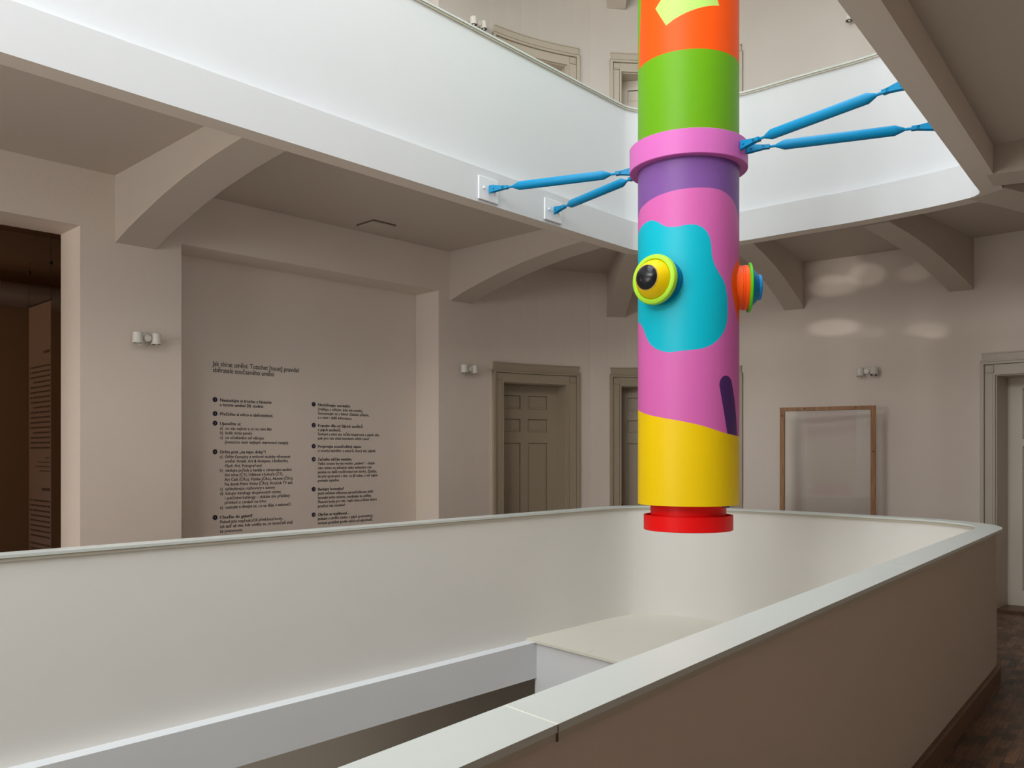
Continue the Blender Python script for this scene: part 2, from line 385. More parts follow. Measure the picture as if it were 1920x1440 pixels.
# near end wall
def end_wall(name, z0, z1, label, zw=None, FILL_WINDOWS=()):
    bm = bmesh.new(); a = Vector((path[-1].x, path[-1].y)); b = Vector((path[0].x, path[0].y)); d = (b - a).normalized(); n = Vector((-d.y, d.x)); L = (b - a).length
    if (Vector((1, 4)) - a).dot(n) > 0: n = -n
    def seg(x0, x1, za, zb):
        prism(bm, [a + d * x0, a + d * x0 + n * .3, a + d * x1 + n * .3, a + d * x1], za, zb)
    if zw is None: seg(0, L, z0, z1)
    else:
        xs = [0] + [x for w_ in FILL_WINDOWS for x in w_] + [L]
        for k in range(0, len(xs), 2): seg(xs[k], xs[k + 1], z0, z1)
        for (x0, x1) in FILL_WINDOWS: seg(x0, x1, z0, zw); seg(x0, x1, zw + 2.4, z1)
    bmesh.ops.recalc_face_normals(bm, faces=bm.faces); struct(name, bm, M['wall'], label)
    if zw is not None:
        for (x0, x1) in FILL_WINDOWS:
            global WN
            WN += 1; bm = bmesh.new()
            def bar(u0, u1, za, zb):
                prism(bm, [a + d * u0 + n * .16, a + d * u0 + n * .21, a + d * u1 + n * .21, a + d * u1 + n * .16], za, zb)
            bar(x0, x0 + .06, zw, zw + 2.4); bar(x1 - .06, x1, zw, zw + 2.4); bar(x0 + .06, x1 - .06, zw, zw + .06); bar(x0 + .06, x1 - .06, zw + 2.34, zw + 2.4)
            bar((x0 + x1) / 2 - .03, (x0 + x1) / 2 + .03, zw + .06, zw + 2.34); bar(x0 + .06, (x0 + x1) / 2 - .03, zw + 1.5, zw + 1.55); bar((x0 + x1) / 2 + .03, x1 - .06, zw + 1.5, zw + 1.55)
            bmesh.ops.recalc_face_normals(bm, faces=bm.faces); struct('window_%d' % WN, bm, M['white'], 'white window frame in the end wall behind the viewer')
WN = 1
end_wall('wall_near', -0.15, CEIL0 + .15, 'plain wall closing the hall behind the viewer', 0.9, FILL_WINDOWS_LOW)
# upper storey
UD = 0.09
doors1 = [(D1[0], D1[1], FLOOR1, FLOOR1 + 2.60 - UD), (D2[0], D2[1], FLOOR1, FLOOR1 + 2.60 - UD)]
NICHE1 = (0.603, 3.687, FLOOR1, FLOOR1 + 3.5)
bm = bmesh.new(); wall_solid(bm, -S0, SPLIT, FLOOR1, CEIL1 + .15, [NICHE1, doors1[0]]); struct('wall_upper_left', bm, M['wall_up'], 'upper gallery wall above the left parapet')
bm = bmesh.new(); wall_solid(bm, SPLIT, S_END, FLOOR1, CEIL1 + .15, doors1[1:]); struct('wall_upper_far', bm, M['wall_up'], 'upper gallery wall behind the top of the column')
bm = bmesh.new(); arc_box(bm, NICHE1[0] - .05, NICHE1[1] + .05, FLOOR1, FLOOR1 + 3.6, 0.41, 0.439, step=4); struct('wall_upper_niche', bm, M['wall_up'], 'recess in the upper gallery wall')
end_wall('wall_upper_near', FLOOR1, CEIL1 + .15, 'wall closing the upper gallery behind the viewer', 5.1, FILL_WINDOWS_UP)
# storey below
bm = bmesh.new(); wall_solid(bm, -S0, S_END, FLOOR_DOWN, CEIL_DOWN, []); struct('wall_lower', bm, M['wall'], 'wall of the storey below seen under the ledge')
end_wall('wall_lower_near', FLOOR_DOWN, CEIL_DOWN, 'end wall of the storey below')

# floors and ceilings
OUT2 = [Vector(p) for p in path]
hole0 = offset_loop(W0, -0.02); hole1 = offset_loop(W1, -0.02)
bm = bmesh.new(); slab(bm, OUT2, offset_loop(W0, 0.05), -0.12, 0.0); struct('floor', bm, M['parquet'], 'dark brown worn oak block floor')
bm = bmesh.new(); slab(bm, OUT2, offset_loop(W0, 0.05), CEIL_DOWN, -0.121); struct('ceiling_lower', bm, M['ceil'], 'ceiling of the storey below')
bm = bmesh.new(); slab(bm, OUT2, offset_loop(W1, 0.04), CEIL0, FLOOR1); struct('ceiling', bm, M['ceil'], 'grey-beige corridor ceiling above the visitor floor')
bm = bmesh.new(); slab(bm, OUT2, offset_loop(W1, 0.04), CEIL1, FLOOR2); struct('ceiling_upper', bm, M['ceil'], 'ceiling of the upper gallery')
bm = bmesh.new(); slab(bm, OUT2, None, FLOOR_DOWN - .15, FLOOR_DOWN); struct('floor_lower', bm, M['landing'], 'pale floor of the storey below')

# parapets, ledges, copings
def parapet(loop, z_ledge_b, z_ledge_t, z_cop, names, labels, wm='white'):
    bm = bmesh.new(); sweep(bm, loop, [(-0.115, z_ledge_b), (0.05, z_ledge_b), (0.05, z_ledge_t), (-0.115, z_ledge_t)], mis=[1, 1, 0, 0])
    struct(names[0], bm, [M['white'], M['wall']], labels[0], smooth=False); shade(bpy.context.scene.objects[names[0]])  # underside and back in warmer plaster, bounced light put into the colour
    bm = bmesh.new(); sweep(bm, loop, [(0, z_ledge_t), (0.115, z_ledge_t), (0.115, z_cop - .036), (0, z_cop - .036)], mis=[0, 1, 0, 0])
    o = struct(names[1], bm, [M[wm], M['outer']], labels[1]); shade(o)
    root = empty(names[2], (loop[0].x, loop[0].y, z_cop)); tag(root, labels[2], kind='structure')
    def child(o): o.parent = root; o.matrix_parent_inverse = Matrix.Translation(-root.location); return o
    bm = bmesh.new(); sweep(bm, loop, [(-0.018, z_cop - .017), (0.152, z_cop - .017), (0.152, z_cop), (-0.018, z_cop)])
    o = link_mesh('top_board', bm, M['coping']); shade(o); child(o)
    bm = bmesh.new(); sweep(bm, loop, [(-0.012, z_cop - .036), (0.148, z_cop - .036), (0.148, z_cop - .0185), (-0.012, z_cop - .0185)])
    o = link_mesh('under_board', bm, M['coping_edge']); shade(o); child(o)
    return root, child
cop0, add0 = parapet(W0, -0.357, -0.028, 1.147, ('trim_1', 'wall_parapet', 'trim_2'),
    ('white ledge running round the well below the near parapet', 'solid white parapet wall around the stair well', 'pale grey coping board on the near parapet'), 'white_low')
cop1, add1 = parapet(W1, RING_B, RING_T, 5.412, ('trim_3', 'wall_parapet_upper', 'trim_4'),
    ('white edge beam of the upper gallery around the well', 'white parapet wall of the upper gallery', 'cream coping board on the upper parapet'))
# edge beam of the roof level
bm = bmesh.new(); sweep(bm, W1, [(-0.115, 8.0), (0.05, 8.0), (0.05, 8.3), (-0.115, 8.3)]); struct('trim_5', bm, M['white'], 'edge beam under the roof light')
# joints in the near coping
for (px, py, dx) in ((0, 0, 0),):
    bm = bmesh.new()
    a = nr(-1.1702, 1.515); b = nr(-0.9996, 1.515)
    # joint across the board, slightly skewed as laid
    a = Vector((0.0405, 1.909, 1.1473)); b = Vector((0.1244, 1.792, 1.1473))
    a = nr(-1.1695, 1.505) ; b = nr(-0.9995, 1.465)
    t = UR * 0.0022
    hexa(bm, [a - t + Vector((0, 0, 1.1455)), a + t + Vector((0, 0, 1.1455)), b + t + Vector((0, 0, 1.1455)), b - t + Vector((0, 0, 1.1455)),
              a - t + Vector((0, 0, 1.1473)), a + t + Vector((0, 0, 1.1473)), b + t + Vector((0, 0, 1.1473)), b - t + Vector((0, 0, 1.1473))])
    add0(link_mesh('board_joint', bm, M['seam']))
    bm = bmesh.new()
    b0 = nr(-0.9993, 1.465); b1 = nr(-1.003, 1.465)
    hexa(bm, [b1 - t * .8 + Vector((0, 0, 1.111)), b0 - t * .8 + Vector((0, 0, 1.111)), b0 + t * .8 + Vector((0, 0, 1.111)), b1 + t * .8 + Vector((0, 0, 1.111)),
              b1 - t * .8 + Vector((0, 0, 1.145)), b0 - t * .8 + Vector((0, 0, 1.145)), b0 + t * .8 + Vector((0, 0, 1.145)), b1 + t * .8 + Vector((0, 0, 1.145))])
    add0(link_mesh('board_joint', bm, M['line']))
    bm = bmesh.new()
    a = nr(-1.1695, 4.58); b = nr(-0.9995, 4.55)
    hexa(bm, [a - t + Vector((0, 0, 1.1455)), a + t + Vector((0, 0, 1.1455)), b + t + Vector((0, 0, 1.1455)), b - t + Vector((0, 0, 1.1455)),
              a - t + Vector((0, 0, 1.1472)), a + t + Vector((0, 0, 1.1472)), b + t + Vector((0, 0, 1.1472)), b - t + Vector((0, 0, 1.1472))])
    add0(link_mesh('board_joint', bm, M['seam']))
# skirting at the foot of the parapet (corridor side)
bm = bmesh.new(); sweep(bm, W0, [(0.115, 0.0), (0.142, 0.0), (0.142, 0.115), (0.136, 0.13), (0.115, 0.13)])
struct('baseboard_parapet', bm, M['skirt'], 'brown oak skirting along the foot of the parapet')
# skirting along the far wall, between the doors
bm = bmesh.new()
for a, b in ((D1O[1], D2O[0]), (D2O[1], D3O[0]), (NICHE[1], D1O[0])): arc_box(bm, a, b, 0, .12, -.022, 0)
struct('baseboard_far', bm, M['skirt'], 'brown oak skirting along the far wall')

# landing at the far end of the well
bm = bmesh.new()
LA = Vector((0.124, 8.03)); LB = Vector((0.897, 7.085)); d = (LB - LA).normalized(); LA2 = LA - d * 0.02; LB2 = LA + d * 3.2
poly = [LA2] + [LB2] + [p for p in offset_loop(W0, 0.0)]
# clip the well outline to the far side of the front edge
nn = Vector((-d.y, d.x))
def side(p): return (p - LA).dot(nn)
loop = offset_loop(W0, 0.01); clip = []
for i in range(len(loop)):
    a, b = loop[i], loop[(i + 1) % len(loop)]; sa, sb = side(a), side(b)
    if sa >= 0: clip.append(a)
    if sa * sb < 0: clip.append(a.lerp(b, sa / (sa - sb)))
prism(bm, clip, -0.030, -0.008); bmesh.ops.recalc_face_normals(bm, faces=bm.faces)
land = empty('stair_landing', (2.0, 7.8, 0)); tag(land, 'cream landing slab at the far end of the stair well below the red-footed column', kind='structure')
land.name = 'floor_landing'
o = link_mesh('landing_board', bm, M['landing']); o.parent = land; o.matrix_parent_inverse = Matrix.Translation(-land.location)
loop = offset_loop(W0, -0.09); clip = []
LF = LA + nn * 0.03
def side2(p): return (p - LF).dot(nn)
for i in range(len(loop)):
    a, b = loop[i], loop[(i + 1) % len(loop)]; sa, sb = side2(a), side2(b)
    if sa >= 0: clip.append(a)
    if sa * sb < 0: clip.append(a.lerp(b, sa / (sa - sb)))
bm = bmesh.new(); prism(bm, clip, FLOOR_DOWN, -0.030); bmesh.ops.recalc_face_normals(bm, faces=bm.faces)
o = link_mesh('landing_front', bm, M['white']); o.parent = land; o.matrix_parent_inverse = Matrix.Translation(-land.location)
bm = bmesh.new(); j0 = LA + d * 0.80; j1 = j0 + nn * 0.16 + d * -.05
t = d * 0.0018
hexa(bm, [(*(j0 - t), -.0085), (*(j0 + t), -.0085), (*(j1 + t), -.0085), (*(j1 - t), -.0085), (*(j0 - t), -.0072), (*(j0 + t), -.0072), (*(j1 + t), -.0072), (*(j1 - t), -.0072)])
o = link_mesh('board_joint', bm, M['coping_edge']); o.parent = land; o.matrix_parent_inverse = Matrix.Translation(-land.location)

# arched brackets under the ceilings
def bracket(p_wall, p_ring, width, z_wall, z_ring, top, label, wall_off=0.1):
    a = Vector(p_wall); b = Vector(p_ring); L = (b - a).length; d = (b - a) / L; s = Vector((-d.y, d.x)) * (width / 2)
    a = a - d * wall_off
    prof = [(0, z_wall), (wall_off + .02, z_wall)]
    knots = [(0.0, 0.0), (0.12, 0.20), (0.25, 0.38), (0.42, 0.60), (0.6, 0.78), (0.8, 0.92), (1.0, 1.0)]
    for f, g in knots[1:]: prof.append((wall_off + L * f, z_wall + (z_ring - z_wall) * g))
    bm = bmesh.new()
    rows = []
    for x, z in prof:
        c = a + d * x
        rows.append([bm.verts.new((*(c + s), z)), bm.verts.new((*(c - s), z)), bm.verts.new((*(c - s), top)), bm.verts.new((*(c + s), top))])
    bm.faces.new(rows[0]); bm.faces.new(rows[-1][::-1])
    for A, B in zip(rows, rows[1:]):
        for q in range(4): bm.faces.new((A[q], B[q], B[(q + 1) % 4], A[(q + 1) % 4]))
    bmesh.ops.recalc_face_normals(bm, faces=bm.faces)
    o = link_mesh('ceiling_bracket', bm, M['ceil']); tag(o, label, kind='structure'); shade(o, 8)
    return o
ROD = 0.045
def wallpt(s): return at_s(s)[0]
def straight_ring(p): # foot on the left edge beam, perpendicular from p
    pp = Vector((p.x, p.y, 0)); n = pp.dot(NL); return v2(pp + NL * (-5.30 - n))
bw = []
for c in (0.19, 4.03): bw.append((wallpt(c), c))
BR = []
for c in (-3.7, 0.19, 4.03):
    p = wallpt(c); q = p - WS * 2.12
    # run perpendicular to the wall until the edge beam
    k = ((-5.30) - Vector((p.x, p.y, 0)).dot(NL)) / (-(WS.x * NL.x + WS.y * NL.y)); q = p - WS * k
    BR.append((p, q, 0.345))
def on_wall_dir(p, d):
    best = None
    for k in range(10, 80):
        q = p + d * (k * 0.05)
        if not inside(q, OUT2): return q
    return q
BR.append((Vector((1.37, 11.39)), Vector((1.35, 9.33)), 0.245))
BR.append((Vector((3.53, 10.80)), Vector((2.36, 8.90)), 0.24))
BR.append((Vector((5.02, 9.62)), Vector((3.42, 8.12)), 0.25))
q = Vector((4.02, 7.20)); dd = Vector((.92, .39)).normalized(); BR.append((on_wall_dir(q, dd), q - dd * .10, 0.34))
q = Vector((3.80, 6.80)); dd = v2(NR); BR.append((on_wall_dir(q, dd), q - dd * .05, 0.35))
q = v2(nr(-1.10, 2.0)); BR.append((on_wall_dir(q, v2(NR)), q, 0.35))
lab = ['behind the left frame edge', 'left of the dark opening end, above the first wall pillar', 'right of the text niche', 'just left of the column, over the gap between two doors',
       'right of the column beside its orange eye', 'above the timber frame', 'running to the upper right corner diagonally', 'leaving the corner of the edge beam at right', 'over the viewer']
for i, (p, q, wd) in enumerate(BR):
    bracket(p, q, wd, 3.51, RING_B + .0008, CEIL0 + .02, 'arched plaster ceiling bracket ' + lab[i])
for i, (p, q, wd) in enumerate(BR[1:6]):
    bracket(p, q, wd, FLOOR1 + 3.51 - .17, 8.0, CEIL1 + .02, 'arched bracket under the upper gallery ceiling ' + lab[i + 1])

# roof light frame above the well (source of the daylight)
bm = bmesh.new()
for k in range(-6, 8):
    c = nl(-3.2, k * 1.15)
    a = c - NL * 2.2; b = c + NL * 2.6; t = UL * 0.03
    hexa(bm, [a - t + Vector((0, 0, 8.5)), a + t + Vector((0, 0, 8.5)), b + t + Vector((0, 0, 8.5)), b - t + Vector((0, 0, 8.5)),
              a - t + Vector((0, 0, 8.58)), a + t + Vector((0, 0, 8.58)), b + t + Vector((0, 0, 8.58)), b - t + Vector((0, 0, 8.58))])
bmesh.ops.recalc_face_normals(bm, faces=bm.faces)
struct('window_1', bm, M['white'], 'glazing bars of the roof light over the well')

# ---------------------------------------------------------------- doors
def make_door(name, SO, S, z0, ztop, depth, label, two_col=True, flat_hinge=False, leaf_m='casing', cas_m='casing'):
    root = empty(name, (*at_s((S[0] + S[1]) / 2)[0], z0)); tag(root, label, kind='structure')
    def ch(o, par=root):
        o.parent = par; o.matrix_parent_inverse = Matrix.Translation(-root.location) if par is root else Matrix.Identity(4)
        return o
    zt = z0 + ztop
    bm = bmesh.new()                                     # casing: stiles, lintel, steps, cap
    for (a, b) in ((SO[0], S[0]), (S[1], SO[1])):
        arc_box(bm, a, b, z0, zt + .14, -.022, .01)
    arc_box(bm, SO[0], SO[1], zt, zt + .14, -.022, .01)
    for (a, b) in ((SO[0] - .004, SO[0] + .035), (SO[1] - .035, SO[1] + .004)):
        arc_box(bm, a, b, z0, zt + .14, -.045, -.02)
    arc_box(bm, SO[0] - .004, SO[1] + .004, zt + .118, zt + .145, -.045, -.02)
    for (a, b) in ((S[0] - .022, S[0]), (S[1], S[1] + .022)): arc_box(bm, a, b, z0, zt + .02, -.032, -.02)
    arc_box(bm, S[0] - .022, S[1] + .022, zt, zt + .022, -.032, -.02)
    arc_box(bm, SO[0] + .012, SO[1] - .012, zt + .145, zt + .232, -.036, .01)
    arc_box(bm, SO[0] - .002, SO[1] + .002, zt + .145, zt + .158, -.058, -.02)
    arc_box(bm, SO[0] + .006, SO[1] - .006, zt + .228, zt + .242, -.046, .01)
    cas = ch(link_mesh('casing', bm, M[cas_m]))
    bm = bmesh.new()                                     # dark strips painting shadow lines along the casing mouldings
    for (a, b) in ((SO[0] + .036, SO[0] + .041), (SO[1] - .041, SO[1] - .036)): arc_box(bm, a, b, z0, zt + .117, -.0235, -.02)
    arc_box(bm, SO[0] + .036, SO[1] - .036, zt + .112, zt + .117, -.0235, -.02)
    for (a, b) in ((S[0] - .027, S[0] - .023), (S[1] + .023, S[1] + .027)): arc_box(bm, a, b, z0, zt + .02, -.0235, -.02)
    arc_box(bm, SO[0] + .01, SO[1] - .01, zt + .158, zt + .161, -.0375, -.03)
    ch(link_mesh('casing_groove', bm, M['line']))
    for (a, b) in ((SO[0] + .048, SO[0] + .128), (SO[1] - .128, SO[1] - .048)):
        bm = bmesh.new(); arc_box(bm, a, b, zt + .027, zt + .103, -.030, -.02); arc_box(bm, a + .018, b - .018, zt + .045, zt + .085, -.036, -.028)
        c_ = ch(link_mesh('corner_block', bm, M[cas_m]))
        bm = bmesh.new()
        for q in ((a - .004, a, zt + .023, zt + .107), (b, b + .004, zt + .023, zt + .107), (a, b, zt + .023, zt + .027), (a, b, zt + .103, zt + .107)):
            arc_box(bm, q[0], q[1], q[2], q[3], -.0235, -.02)  # painted shadow lines round the block
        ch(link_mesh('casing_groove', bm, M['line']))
    bm = bmesh.new()                                     # jamb lining
    arc_box(bm, S[0], S[0] + .012, z0, zt, 0, depth + .04); arc_box(bm, S[1] - .012, S[1], z0, zt, 0, depth + .04)
    arc_box(bm, S[0], S[1], zt - .012, zt, 0, depth + .04)
    ch(link_mesh('jamb_lining', bm, M[cas_m]))
    bm = bmesh.new(); arc_box(bm, S[0], S[1], z0, z0 + .03, -.02, depth + .04); ch(link_mesh('threshold', bm, M['skirt']))
    # leaf: flat panel between jambs
    pa, _ = at_s(S[0], depth); pb, _ = at_s(S[1], depth)
    dv = (pb - pa); Wd = dv.length; dv.normalize(); nv = Vector((-dv.y, dv.x))
    def lb(bm, x0, x1, za, zb, d0, d1):
        c = [pa + dv * x0 + nv * d0, pa + dv * x1 + nv * d0, pa + dv * x1 + nv * d1, pa + dv * x0 + nv * d1]
        hexa(bm, [(*p, za) for p in c] + [(*p, zb) for p in c])
    bm = bmesh.new(); zl0, zl1 = z0 + .03, zt - .012
    st, mu = .16, .11
    m0 = Wd / 2 - mu / 2; m1 = Wd / 2 + mu / 2
    lb(bm, 0, st, zl0, zl1, 0, .045); lb(bm, Wd - st, Wd, zl0, zl1, 0, .045); lb(bm, m0, m1, zl0, zl1, 0, .045)
    H_ = zl1 - zl0
    k_ = H_ / 2.558
    rails = [(0, .22 * k_), (1.818 * k_, 1.96 * k_), (2.127 * k_, 2.254 * k_), (2.43 * k_, H_)] if not flat_hinge else [(0, .17), (1.76, 1.84), (2.40, H_)]
    for a, b in rails:
        lb(bm, st, m0, zl0 + a, zl0 + b, 0, .045); lb(bm, m1, Wd - st, zl0 + a, zl0 + b, 0, .045)
    leaf = ch(link_mesh('door_leaf', bm, M[leaf_m]))
    for (x0, x1) in ((st, m0), (m1, Wd - st)):
        for (ra, rb) in zip(rails, rails[1:]):
            bm = bmesh.new(); lb(bm, x0, x1, zl0 + ra[1], zl0 + rb[0], .018, .035)
            lb(bm, x0 + .03, x1 - .03, zl0 + ra[1] + .03, zl0 + rb[0] - .03, .010, .02)
            p_ = link_mesh('door_panel', bm, M[leaf_m]); p_.parent = leaf
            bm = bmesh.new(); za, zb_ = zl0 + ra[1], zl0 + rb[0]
            lb(bm, x0, x1, zb_ - .007, zb_, .010, .019); lb(bm, x0, x1, za, za + .004, .010, .019); lb(bm, x0, x0 + .004, za, zb_, .010, .019); lb(bm, x1 - .004, x1, za, zb_, .010, .019)  # dark strips laid in as shadow lines of the panel edges
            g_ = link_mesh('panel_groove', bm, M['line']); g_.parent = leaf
    bm = bmesh.new(); hx = pa + dv * ((Wd - .08) if flat_hinge else .07) + nv * -.03
    frame = ((hx.x, hx.y, z0 + 1.02), (-nv.x, -nv.y, 0), (dv.x, dv.y, 0))
    lathe(bm, [(.012, -.03), (.012, .03), (.024, .035), (.026, .05), (.018, .06)], 16, frame)
    hdl = link_mesh('door_handle', bm, M['dark']); hdl.parent = leaf; shade(hdl)
    return root
make_door('door_1', D1O, D1, 0, 2.60, .27, 'olive-grey panelled door in moulded casing, nearest right of the text niche')
make_door('door_2', D2O, D2, 0, 2.60, .27, 'olive-grey panelled door half hidden behind the painted column')
make_door('door_3', D3O, D3, 0, 2.56, .38, 'pale olive panelled door at the right edge beside the parapet corner', flat_hinge=True, leaf_m='leafpale', cas_m='casing_pale')
make_door('door_4', D1O, D1, FLOOR1, 2.60 - UD, .27, 'curved-topped casing of the upper gallery door above the left parapet coping', leaf_m='leafpale', cas_m='casing_pale')
make_door('door_5', D2O, D2, FLOOR1, 2.60 - UD, .27, 'upper gallery door in cream casing half hidden behind the orange top of the column', leaf_m='leafpale', cas_m='casing_pale')

# ---------------------------------------------------------------- side room behind the opening
def room_quad(name, c, z0, z1, m_, label):
    bm = bmesh.new(); prism(bm, c, z0, z1); bmesh.ops.recalc_face_normals(bm, faces=bm.faces); struct(name, bm, m_, label)
def rp(s, dth): return P0 + US * s + WS * dth
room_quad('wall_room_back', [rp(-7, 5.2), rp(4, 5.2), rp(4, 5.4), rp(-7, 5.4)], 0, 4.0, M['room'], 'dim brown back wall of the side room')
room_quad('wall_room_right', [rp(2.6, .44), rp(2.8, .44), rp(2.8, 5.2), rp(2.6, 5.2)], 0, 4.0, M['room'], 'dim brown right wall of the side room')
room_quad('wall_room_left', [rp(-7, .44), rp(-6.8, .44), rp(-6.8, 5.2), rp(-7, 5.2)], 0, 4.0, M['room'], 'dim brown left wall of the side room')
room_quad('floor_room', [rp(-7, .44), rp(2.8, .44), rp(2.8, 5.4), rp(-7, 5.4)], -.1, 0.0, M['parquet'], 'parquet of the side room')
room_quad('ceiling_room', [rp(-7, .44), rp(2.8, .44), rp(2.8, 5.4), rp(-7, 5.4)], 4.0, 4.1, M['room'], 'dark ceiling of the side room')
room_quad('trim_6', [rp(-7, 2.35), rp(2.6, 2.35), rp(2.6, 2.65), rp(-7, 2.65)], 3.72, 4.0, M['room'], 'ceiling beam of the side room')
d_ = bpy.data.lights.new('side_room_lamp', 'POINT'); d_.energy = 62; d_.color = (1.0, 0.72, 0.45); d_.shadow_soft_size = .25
o = bpy.data.objects.new('side_room_lamp', d_); COL.objects.link(o); pr = rp(-3.6, 3.2); o.location = (pr.x, pr.y, 3.2)
bm = bmesh.new(); lathe(bm, [(.15, -6.5), (.15, 2.6)], 40, ((*rp(0, 4.2), 3.66), (US.x, US.y, 0), (0, 0, 1)))
o = link_mesh('ventilation_duct', bm, M['duct']); shade(o); tag(o, 'round grey metal duct under the ceiling of the dark side room', 'duct')
# hanging banner
bw_ = .65; pr = Vector((-4.61, 8.64))
ban = empty('hanging_banner', (pr.x, pr.y, .4)); ban.rotation_euler = (0, 0, math.atan2(WS.y, WS.x))
tag(ban, 'tall brownish text banner hanging on thin wires in the dark side room', 'banner')
bm = bmesh.new(); box(bm, (bw_ / 2, 0, 1.42), (bw_, .004, 2.84)); link_mesh('banner_sheet', bm, M['banner'], ban)
bm = bmesh.new(); box(bm, (bw_ / 2, 0, 2.85), (bw_ + .04, .012, .012)); link_mesh('top_rod', bm, M['dark'], ban)
for x in (0.0, bw_):
    bm = bmesh.new(); lathe(bm, [(.0018, 2.85), (.0018, 3.6)], 6, ((x, 0, 0), (0, 0, 1), (1, 0, 0)))
    wq = link_mesh('wire', bm, M['dark'], ban)
    bm = bmesh.new(); lathe(bm, [(.016, 3.20), (.018, 3.215), (.016, 3.23)], 12, ((x, 0, 0), (0, 0, 1), (1, 0, 0))); link_mesh('wire_clamp', bm, M['dark'], wq)
bm = bmesh.new(); rr = random.Random(3)
def row(z, x0, x1, h):
    x = x0
    while x < x1:
        L = rr.uniform(.03, .09); box(bm, (min(x + L / 2, x1), .0035, z), (min(L, x1 - x + .001), .001, h)); x += L + .012
z = 2.36; row(z - .02, .02, .2, .028); z = 2.20
for blk, nrow in ((17, .048), (0, 0)):
    for k in range(blk): row(z, .02, .60 - (k % 5 == 3) * .1, .017); z -= .052
z -= .05
for L in (.12, .34, .42, .3): row(z, .02, .02 + L, .009); z -= .045
z -= .14; row(z, .02, .26, .028); z -= .12
for k in range(8): row(z, .02, .60, .017); z -= .052
z -= .03
for k in range(11): row(z, .02, .60 - (k == 10) * .3, .017); z -= .052
z -= .04
for L in (.2, .45, .35, .5, .2): row(z, .02, .02 + L, .009); z -= .04
link_mesh('banner_print', bm, M['print'], ban)

# ---------------------------------------------------------------- ceiling hatch
p = at_s(2.53, -.34)[0]
th = math.atan2(US.y, US.x)
o = empty('ceiling_hatch', (p.x, p.y, CEIL0), th); tag(o, 'small square white ceiling hatch above the text niche', 'ceiling hatch')
bm = bmesh.new(); box(bm, (0, 0, -.012), (.27, .27, .024)); bevel(link_mesh('hatch_cover', bm, M['ceil'], o), .004)
bm = bmesh.new()
for sgn in (-1, 1):
    box(bm, (0, sgn * .141, -.006), (.29, .010, .012)); box(bm, (sgn * .141, 0, -.006), (.010, .272, .012))
link_mesh('hatch_frame', bm, M['line'], o)

# ---------------------------------------------------------------- double spotlights on the walls
def make_spot(s, z, label, tilts, proto=None):
    p, n = at_s(s)
    rz = math.atan2(-n.y, -n.x) + math.pi / 2         # local -Y points into the hall
    root = empty('wall_spotlight', (p.x, p.y, z), rz); tag(root, label, 'wall lamp', 'white twin wall spotlights')
    bm = bmesh.new(); lathe(bm, [(.062, 0), (.062, .012), (.055, .018)], 32, ((0, 0, 0), (0, -1, 0), (1, 0, 0)))
    shade(link_mesh('wall_plate', bm, M['lampwhite'], root))
    bm = bmesh.new(); lathe(bm, [(.014, .015), (.014, .06), (.031, .062), (.031, .105), (.027, .109)], 32, ((0, 0, 0), (0, -1, 0), (1, 0, 0)))
    hub = link_mesh('centre_hub', bm, M['lampwhite'], root); shade(hub)
    bm = bmesh.new(); lathe(bm, [(.008, -.045), (.008, .045)], 16, ((0, -.085, 0), (1, 0, 0), (0, 0, 1)))
    shade(link_mesh('cross_arm', bm, M['lampwhite'], root))
    for sx, tilt in zip((-1, 1), tilts):
        c = Vector((sx * .080, -.085, 0)); ax = Vector((0, -math.sin(tilt), -math.cos(tilt)))
        bm = bmesh.new(); lathe(bm, [(.0, -.046), (.038, -.046), (.042, -.042), (.042, .036), (.046, .040), (.046, .048), (.041, .048), (.039, .030), (.0, .030)], 36, (c, ax, (1, 0, 0)), caps=False)
        h = link_mesh('lamp_head', bm, M['lampwhite'], root); shade(h)
        bm = bmesh.new(); lathe(bm, [(.0, .032), (.0385, .032), (.0385, .045), (.0, .040)], 36, (c, ax, (1, 0, 0)), caps=False)
        r_ = link_mesh('lamp_socket', bm, M['lampdark'], h); shade(r_)
        bm = bmesh.new(); lathe(bm, [(.0, .038), (.017, .044), (.016, .047), (.0, .047)], 24, (c, ax, (1, 0, 0)), caps=False)
        shade(link_mesh('lamp_glass', bm, M['chrome'], h))
    return root
make_spot(0.256, 2.706, 'white twin wall spotlight on the pillar between dark opening and text niche', (.0, .05))
make_spot(4.095, 2.71, 'white twin wall spotlight right of the text niche, left of the first door', (.1, .1))
make_spot(s_of_ratio(670 / 1620), 2.675, 'white twin wall spotlight above the timber frame', (.05, .3))
make_spot(4.247, 6.87, 'white twin spotlight of the upper gallery peeking over the left coping', (.05, .12))
make_spot(s_of_ratio(650 / 1620), 6.92, 'white twin spotlight of the upper gallery at the right, cut by the near edge beam', (.12, .12))

